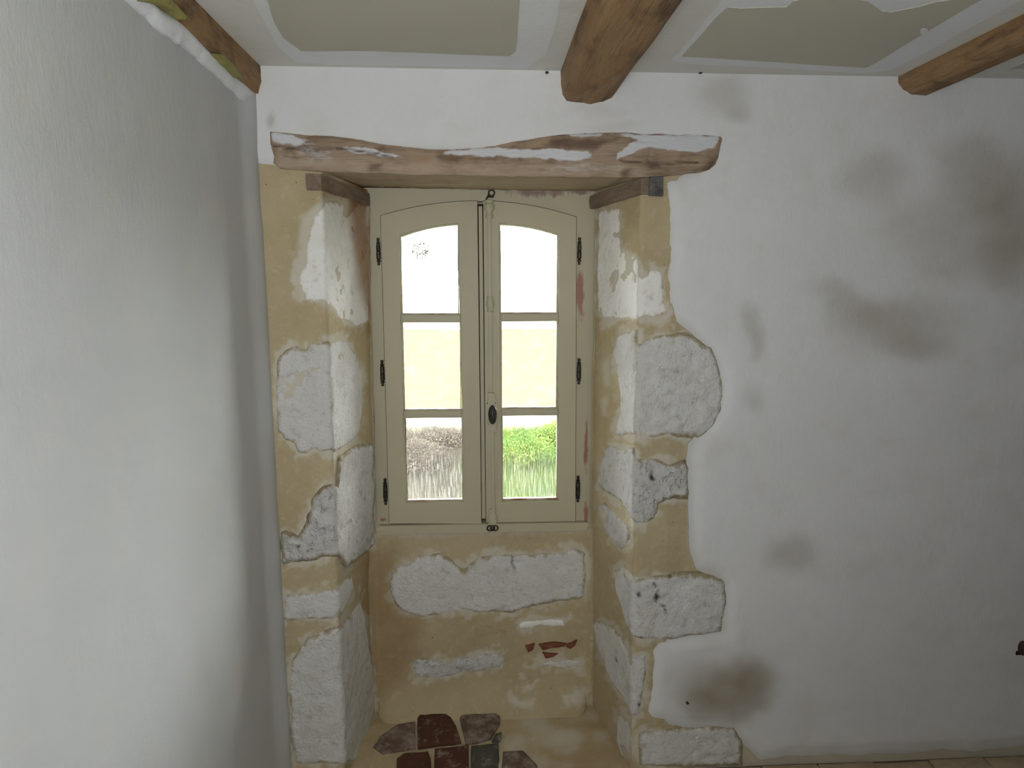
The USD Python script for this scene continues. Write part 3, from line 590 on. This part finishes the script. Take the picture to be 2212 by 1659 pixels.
def beam(sec, ys, seed, name_lab, shift=None, amp=.012):
    """sec: outline (x, z) at the wall; swept along -y"""
    o = dens(np.array(sec, float), .012); n = len(o); R = []
    for y in ys:
        P = np.c_[o[:, 0], np.full(n, y), o[:, 1]]
        if shift: P = P + shift(y, o)
        q = P * [1, .22, 1]
        nz = np.stack([fb(q, 7, 3, seed), 0.5 + 0 * P[:, 0], fb(q, 7, 3, seed + 1)], -1) - .5
        n2 = np.stack([fb(q * [1, .6, 1], 40, 3, seed + 2), 0.5 + 0 * P[:, 0], fb(q * [1, .6, 1], 40, 3, seed + 3)], -1) - .5
        free = sstep(CEIL + .01 - P[:, 2], 0, .03)[:, None]
        R.append(P + (amp * 2 * nz + .005 * n2) * (.35 + .65 * free))
    R = np.array(R); k = len(ys)
    V = R.reshape(-1, 3); i = np.arange(n); j = (i + 1) % n; f = []
    for a in range(k - 1): f += [np.c_[a * n + i, a * n + j, (a + 1) * n + j], np.c_[a * n + i, (a + 1) * n + j, (a + 1) * n + i]]
    c = len(V); V = np.vstack([V, R[0].mean(0)[None], R[-1].mean(0)[None]])
    f += [np.c_[j, i, 0 * i + c], np.c_[(k - 1) * n + i, (k - 1) * n + j, 0 * i + c + 1]]
    m = trimesh.Trimesh(V, np.vstack(f), process=False)
    if m.volume < 0: m.invert()
    obj('ceiling_beam', m, 'beam_wood', smooth=40, label=name_lab, cat='beam', group='ceiling beams', kind='thing')
ysb = np.concatenate([np.arange(.04, -1.2, -.02), np.arange(-1.25, -2.8, -.15)])
beam([(.266, CEIL + .03), (.268, 2.385), (.270, 2.358), (.283, 2.342), (.36, 2.334), (.405, 2.340), (.432, 2.354), (.452, 2.385), (.462, CEIL + .03)], ysb, 151, 'thick rounded brown timber ceiling beam above the window lintel')
beam([(-.85, CEIL + .03), (-.85, 2.36), (-.70, 2.344), (-.665, 2.350), (-.656, 2.385), (-.655, CEIL + .03)], ysb, 155, 'narrow timber ceiling beam along the bare plaster wall, with yellow foam beneath', shift=lambda y, o: np.c_[0 * o[:, 0], 0 * o[:, 0], np.where(o[:, 1] < CEIL, .05 * sstep(-y, .15, 1.0), 0)], amp=.008)
beam([(1.352, CEIL + .03), (1.357, 2.412), (1.372, 2.392), (1.40, 2.376), (1.45, 2.372), (1.485, 2.385), (1.50, CEIL + .03)], ysb, 159, 'shallow brown timber ceiling beam far along the stained plaster wall', amp=.008)

# ------------------------------------------------------------------ the window
win = holder('window_1', label='old cream painted double casement window with arched panes, deep in the wall', cat='window', kind='structure')
Y0 = .415
def P42(pts, y=Y0): return Polygon(on_y(*np.array(pts, float).T, y)[:, [0, 2]])
def arc(x0, y0, x1, y1, sag, n=14):
    """arched edge between two picture points, bulging up by sag in the middle of the run"""
    t = np.linspace(0, 1, n); return [(x0 + (x1 - x0) * a, y0 + (y1 - y0) * a - sag * 4 * a * (1 - a)) for a in t]
LC = arc(822, 466, 1031, 434, 8) + [(1040, 1131), (841, 1131)]
RC = arc(1044, 434, 1245, 469, 8) + [(1243, 1126), (1050, 1129)]
glL = [arc(866, 511, 988, 485, 5) + [(991, 678), (868, 679)], [(870, 697), (993, 697), (996, 886), (873, 887)], [(876, 904), (998, 903), (1000, 1082), (879, 1084)]]
glR = [arc(1081, 485, 1204, 507, 5) + [(1204, 677), (1083, 677)], [(1083, 695), (1203, 694), (1203, 882), (1084, 883)], [(1085, 899), (1203, 898), (1204, 1079), (1087, 1081)]]
fr_out = Polygon([(-.425, .79), (.470, .79), (.470, 2.135), (-.425, 2.135)])
cL, cR = P42(LC), P42(RC)
both = unary_union([cL, cR]).convex_hull
arch = unary_union([cL.buffer(.003), cR.buffer(.003), P42([(1025, 434), (1052, 434), (1056, 1131), (1032, 1131)])])
obj('window_frame', cat([ext(fr_out.difference(arch), .428, .500), ext(fr_out.difference(unary_union([cL, cR]).buffer(-.016)), .464, .502)]), 'frame_paint', win)
# bottom rail with the rebate line
railp = P42([(819, 1137), (1269, 1129), (1270, 1147), (820, 1156)], .40)
obj('sill_rail', ext(railp, .402, .47), 'frame_paint', win)
rng = np.random.default_rng(3)
def casement(cp, gls, name, lab, mirror):
    h = holder(name, win, label=lab)
    gp = [P42(g_) for g_ in gls]
    big = unary_union([g_.buffer(.0055, join_style=2) for g_ in gp])
    whole = Polygon(np.vstack([np.array(gp[0].exterior.coords), np.array(gp[1].exterior.coords), np.array(gp[2].exterior.coords)])).convex_hull
    whole = unary_union([whole, *gp])
    solid = cp.difference(whole.buffer(.0055, join_style=2))
    obj('stile_and_rail', cat([ext(solid, Y0, Y0 + .040), ext(cp.difference(whole), Y0 + .012, Y0 + .040)]), 'casement_paint', h)
    bars = [whole.difference(unary_union(gp)).buffer(-.0005)]
    for i in range(2):
        lo, hi = gp[i + 1], gp[i]
        b = Polygon([(whole.bounds[0], lo.bounds[3]), (whole.bounds[2], lo.bounds[3]), (whole.bounds[2], hi.bounds[1]), (whole.bounds[0], hi.bounds[1])]).intersection(whole.buffer(.006))
        thin = b.buffer(-.0035)
        obj('glazing_bar', cat([ext(thin, Y0 + .002, Y0 + .036), ext(b, Y0 + .009, Y0 + .036)]), 'casement_paint', h)
    for i, g_ in enumerate(gp):
        mt = ('glass_splat' if (i == 0 and not mirror) else 'glass_clear') if i < 2 else 'glass_streaked'
        obj('pane', ext(g_.buffer(.004), Y0 + .030, Y0 + .033), mt, h)
        x0, z0, x1, z1 = g_.bounds
        obj('glazing_bead', cat([bx(x0 - .003, x1 + .003, Y0 + .010, Y0 + .030, z0 - .003, z0 + .0035), bx(x0 - .001, x0 + .002, Y0 + .014, Y0 + .030, z0, z1 - (.022 if i == 0 else 0)), bx(x1 - .002, x1 + .001, Y0 + .014, Y0 + .030, z0, z1 - (.022 if i == 0 else 0))]), 'bead_worn', h, label='worn brown bead round the glass')
casement(cL, glL, 'casement', 'casement with a dark splash on its top pane', False)
casement(cR, glR, 'casement', 'casement carrying the long bolt and knob', True)
obj('meeting_bead', ext(P42([(1033.5, 445), (1042, 445), (1049, 1122), (1041, 1122)]), .424, .46), 'casement_paint', win)
obj('packing_strip', bx(-.43, .03, .40, .432, 2.1335, 2.1405), 'strip_wood', win, label='dark reddish wooden strip above the frame')
obj('joint_shade', ext(P42([(1030, 438), (1046, 438), (1052, 1130), (1038, 1130)]), .452, .462), 'gap_shade', win)  # dark strip standing in for the shade between the casements
# espagnolette bolt
def lz(prof, px, py, y=Y0, k=.0014, n=20, flat=.7):
    """turned piece upright on the window: profile (radius px, height px from py downwards)"""
    c = on_y(px, py, y); s = np.linalg.norm(on_y(px, py + 100, y) - on_y(px, py, y)) / 100
    m = lathe([(max(r, .001) * s, -zz * s) for r, zz in prof][::-1], n); v = m.vertices.copy(); v[:, 1] *= flat; m.vertices = v + c
    if m.volume < 0: m.invert()
    return m
def seg(px0, py0, px1, py1, half, d0, d1):
    a, b = on_y(px0, py0, Y0), on_y(px1, py1, Y0)
    return ext(Polygon([(a[0] - half, a[2]), (a[0] + half, a[2]), (b[0] + half, b[2]), (b[0] - half, b[2])]), Y0 - d1, Y0 - d0)
obj('bolt_rod', cat([seg(1057, 470, 1060, 845, .0065, .0, .010), seg(1063, 925, 1066, 1108, .0065, 0, .010)]), 'casement_paint', win, label='painted sliding bolt rod')
urn = [(0, 0), (9, 0), (10, 4), (8, 7), (11, 9), (12, 18), (11, 21), (8.5, 23), (7, 30), (8, 32), (9, 34), (8, 38), (5, 40), (0, 40)]
obj('bolt_guide', lz(urn, 1057, 432, Y0 - .002), 'casement_paint', win, smooth=40)
mid = [(0, 0), (6, 0), (8, 3), (6, 6), (8, 10), (9, 17), (8, 24), (6, 28), (8, 31), (6, 35), (0, 35)]
obj('bolt_guide', lz(mid, 1059, 640, Y0 - .002), 'casement_paint', win, smooth=40)
obj('bolt_guide', lz([(0, 0), (7, 0), (8, 3), (6, 6), (8.5, 14), (10, 17), (10.5, 24), (10, 30), (8, 33), (0, 33)], 1064, 1099, Y0 - .002), 'casement_paint', win, smooth=40)
lb = unary_union([P42([(1054, 848), (1068, 848), (1070, 860), (1074, 866), (1075, 914), (1056, 914), (1052, 866), (1055, 860)]), P42([(1057, 914), (1073, 914), (1072, 932), (1059, 932)])])
lbox = holder('lock_box', win, label='painted lock case with a dark oval knob')
obj('case', ext(lb, Y0 - .014, Y0), 'casement_paint', lbox)
kc = on_y(1064, 896, Y0 - .03)
s = trimesh.creation.icosphere(3, 1.0); v = s.vertices * [.0175, .016, .0385]; v[:, 1] -= .004 * np.cos(v[:, 2] / .0385 * 1.4) * np.exp(-(v[:, 0] / .006) ** 2)
s.vertices = v + kc
obj('knob', cat([s, bx(kc[0] - .006, kc[0] + .006, Y0 - .03, Y0, kc[2] - .009, kc[2] + .009)]), 'bronze', lbox, smooth=True, label='dark oval metal knob')
ring = P42([(1053, 880), (1058, 874), (1064, 872), (1070, 874), (1075, 882), (1076, 896), (1074, 910), (1070, 918), (1064, 921), (1058, 918), (1053, 910), (1052, 896)])
obj('escutcheon', ext(ring, Y0 - .018, Y0 - .013), 'casement_paint', lbox)
for i, (x, y) in enumerate(((1053, 870), (1070, 869), (1055, 914), (1071, 913), (1050, 445), (1067, 444), (1051, 657), (1067, 657), (1073, 1118))):
    c = on_y(x, y, Y0); m = trimesh.creation.icosphere(1, .0022); m.apply_scale([1, .5, 1]); m.apply_translation(c + [0, -.0145 if 860 < y < 920 else -.005, 0]); obj('screw', m, 'iron_dark', win, smooth=True)
# catches: dark iron eyes above and below
def catch(px, py, flip):
    c = on_y(px, py, .40); ms = []
    t = trimesh.creation.torus(.0105, .0034, 20, 8); t.apply_transform(trimesh.transformations.rotation_matrix(math.pi / 2, [1, 0, 0]))
    for sx in (-.011, .011):
        a = t.copy(); a.apply_translation([sx, 0, 0]); ms.append(a)
    b = trimesh.creation.icosphere(2, .011); b.apply_scale([1, .7, 1.15]); ms.append(b)
    m = cat(ms); m.apply_translation(c); return m
obj('catch', catch(1064, 1141, 1), 'iron_dark', win, smooth=True, label='black iron catch on the bottom rail')
c = on_y(1060, 418, .416)
t = trimesh.creation.torus(.011, .0032, 20, 8); t.apply_transform(trimesh.transformations.rotation_matrix(math.pi / 2, [1, 0, 0])); t.apply_translation(c + [.003, 0, .002])
a = trimesh.creation.capsule(.024, .0032, count=[8, 8]); a.apply_transform(trimesh.transformations.rotation_matrix(.5, [0, 1, 0])); a.apply_translation(c + [-.012, .003, -.012])
obj('catch', cat([t, a, bx(c[0] - .009, c[0] + .012, .414, .43, c[2] - .014, c[2] - .008)]), 'iron_dark', win, smooth=True, label='grey iron hook catch on the head of the frame')
hp = [(0, 0), (3.0, 0), (3.2, 4), (2.2, 8), (4.4, 9.5), (4.4, 11), (2.6, 13), (4.2, 14.5), (4.6, 28), (3.2, 29), (4.6, 30), (4.6, 45), (2.6, 47), (4.4, 49), (4.4, 51), (2.2, 52.5), (2.8, 56), (2.8, 58.5), (0, 59)]
for x, y, k in ((816.5, 514, 1), (825, 778, .95), (831.5, 1034, .95), (1252, 513, 1), (1251, 774, .95), (1249, 1028, .95)):
    obj('hinge', lz([(r, z * k) for r, z in hp], x, y, .421, n=14, flat=1.0), 'iron_dark', win, smooth=40, label='dark iron hinge knuckle')

# ------------------------------------------------------------------ small things on the wall
for (x, y), lab in (((1181, 158), 'tiny dark nail under the ceiling, just beside the thick rounded beam'), ((1512, 158), 'tiny dark nail under the ceiling, near a faint damp mark'), ((1484, 1517), 'tiny dark nail in the brown damp patch low on the wall')):
    c = on_y(x, y, -.012); m = trimesh.creation.cylinder(.0028, .016, sections=10); m.apply_transform(trimesh.transformations.rotation_matrix(math.pi / 2, [1, 0, 0])); hd = trimesh.creation.icosphere(2, .005); hd.apply_scale([1.1, .5, .8]); hd.apply_translation([0, -.007, 0])
    m = cat([m, hd]); m.apply_translation(c); obj('nail', m, 'iron_dark', smooth=40, label=lab, cat='nail', group='nails in the plaster', kind='thing')
c = on_y(2209, 1400, -.02)
m = trimesh.creation.icosphere(3, 1.0); m.apply_scale([.012, .02, .026]); m.vertices[:, 2] += .002 * np.sin(m.vertices[:, 0] * 300)
m = cat([m, bx(-.016, .02, .008, .02, -.032, -.016)]); m.apply_translation(c); obj('wall_peg', m, 'brown_fitting', smooth=40, label='dark brown peg standing out of the plaster low on the stained wall', cat='peg', kind='thing')

# ------------------------------------------------------------------ outside
GZ = -.35
def terrain(x0, x1, y0, y1, step, zf):
    xx, yy = np.meshgrid(np.arange(x0, x1 + step, step), np.arange(y0, y1 + step, step)); P = np.stack([xx, yy, zf(xx, yy)], -1); return grid_mesh(P)
gz = lambda x, y: GZ + .02 * (y - 3) + .10 * (fb(np.stack([x, y, 0 * x], -1).reshape(-1, 3), .5, 3, 201).reshape(x.shape) - .5)
obj('garden_ground', terrain(-9, 9, .65, 8, .25, gz), 'garden_earth', smooth=True, label='rough grassy ground outside the window', cat='ground', kind='structure')
fz = lambda x, y: GZ + .07 + .008 * (y - 7.5) + .0 * x
obj('wheat_field', terrain(-30, 30, 7.5, 27.5, 1, fz), 'wheat', smooth=True, label='pale yellow field beyond the garden', cat='field', kind='structure')
fz2 = lambda x, y: GZ + .20 + .012 * (y - 27) + .0 * x
obj('pale_field', terrain(-90, 90, 27, 147, 6, fz2), 'stubble', smooth=True, label='whitish far field under the overcast sky', cat='field', kind='structure')
def blades(n, area, hgt, wid, seed, zf, lean=.3, side=0):
    r = np.random.default_rng(seed); x = r.uniform(area[0], area[1], n); y = area[2] + (area[3] - area[2]) * r.random(n); 
    if side: k = side * (x + .05 + .5 * (fb(np.c_[x, y, 0 * x], 1.7, 3, 9) - .5)) > r.normal(0, .06, n); x, y = x[k], y[k]; n = len(x)
    z = zf(x, y)
    a = r.uniform(0, 2 * np.pi, n); hh = hgt * r.uniform(.5, 1.25, n) * (.6 + .8 * fb(np.c_[x, y, 0 * x], 1.1, 3, seed)); l = r.normal(0, lean, (n, 2)) * hh[:, None]
    b0 = np.c_[x - wid * np.cos(a), y - wid * np.sin(a), z]; b1 = np.c_[x + wid * np.cos(a), y + wid * np.sin(a), z]
    m0 = np.c_[x - wid * .7 * np.cos(a) + l[:, 0] * .4, y - wid * .7 * np.sin(a) + l[:, 1] * .4, z + hh * .6]; m1 = m0 + np.c_[1.4 * wid * np.cos(a), 1.4 * wid * np.sin(a), 0 * x]; t = np.c_[x + l[:, 0], y + l[:, 1], z + hh]
    V = np.stack([b0, b1, m1, m0, t], 1).reshape(-1, 3); k = np.arange(n)[:, None] * 5
    return V, np.vstack([k + [0, 1, 2], k + [0, 2, 3], k + [3, 2, 4]])
obj('grass', blades(52000, (-.5, 3.0, 2.2, 6.8), .17, .0032, 211, gz, side=1), 'grass_green', label='bright green grass seen through the lower pane under the knob', cat='grass', kind='stuff')
obj('dry_grass', blades(52000, (-3.0, .4, 2.2, 6.8), .17, .0032, 212, gz, side=-1), 'grass_dry', label='greyish mauve dry grass seen through the other lower pane', cat='grass', kind='stuff')
def shrub(x, y, rx, h_, n, seed, mat_, lab, sz):
    r = np.random.default_rng(seed); z0 = float(gz(np.array([x]), np.array([y]))[0])
    b = holder('shrub', label=lab, cat='shrub', group='shrubs in the garden', kind='thing')
    d = r.normal(size=(n, 3)); d /= np.linalg.norm(d, axis=1, keepdims=True); rad = r.random(n) ** .33 * (.65 + .7 * fb(d, 2.2, 3, seed))
    c = np.c_[x + d[:, 0] * rad * rx, y + d[:, 1] * rad * rx, z0 + h_ * .55 + d[:, 2] * rad * h_ * .5]
    u = r.normal(size=(n, 3)); u /= np.linalg.norm(u, axis=1, keepdims=True); w = np.cross(u, r.normal(size=(n, 3))); w /= np.linalg.norm(w, axis=1, keepdims=True)
    L = sz * r.uniform(.6, 1.3, (n, 1))
    V = np.stack([c - u * L, c + w * L * .42, c + u * L, c - w * L * .42], 1).reshape(-1, 3); k = np.arange(n)[:, None] * 4
    obj('foliage', (V, np.vstack([k + [0, 1, 2], k + [0, 2, 3]])), mat_, b)
    st_ = []
    for i in range(7):
        a = r.uniform(0, 6.28); e0, e1 = np.array([x, y, z0 - .02]), np.array([x + .5 * rx * math.cos(a), y + .5 * rx * math.sin(a), z0 + h_ * .6])
        st_.append(trimesh.creation.cylinder(.012, segment=[e0, e1], sections=7))
    obj('stem', cat(st_), 'stem_brown', b)
shrub(-.70, 4.9, .42, .42, 5200, 221, 'leaf_mauve', 'low greyish mauve shrub in the dry grass, seen through the lower pane', .018)
shrub(-.45, 5.9, .36, .30, 4200, 222, 'leaf_mauve', 'smaller greyish mauve shrub farther out in the dry grass', .018)
shrub(.52, 5.1, .38, .40, 5200, 223, 'leaf_green', 'low leafy green shrub nearest the streaked pane under the knob', .018)
shrub(1.08, 5.9, .40, .34, 5200, 224, 'leaf_green', 'low leafy green shrub at the far edge of the grass', .02)
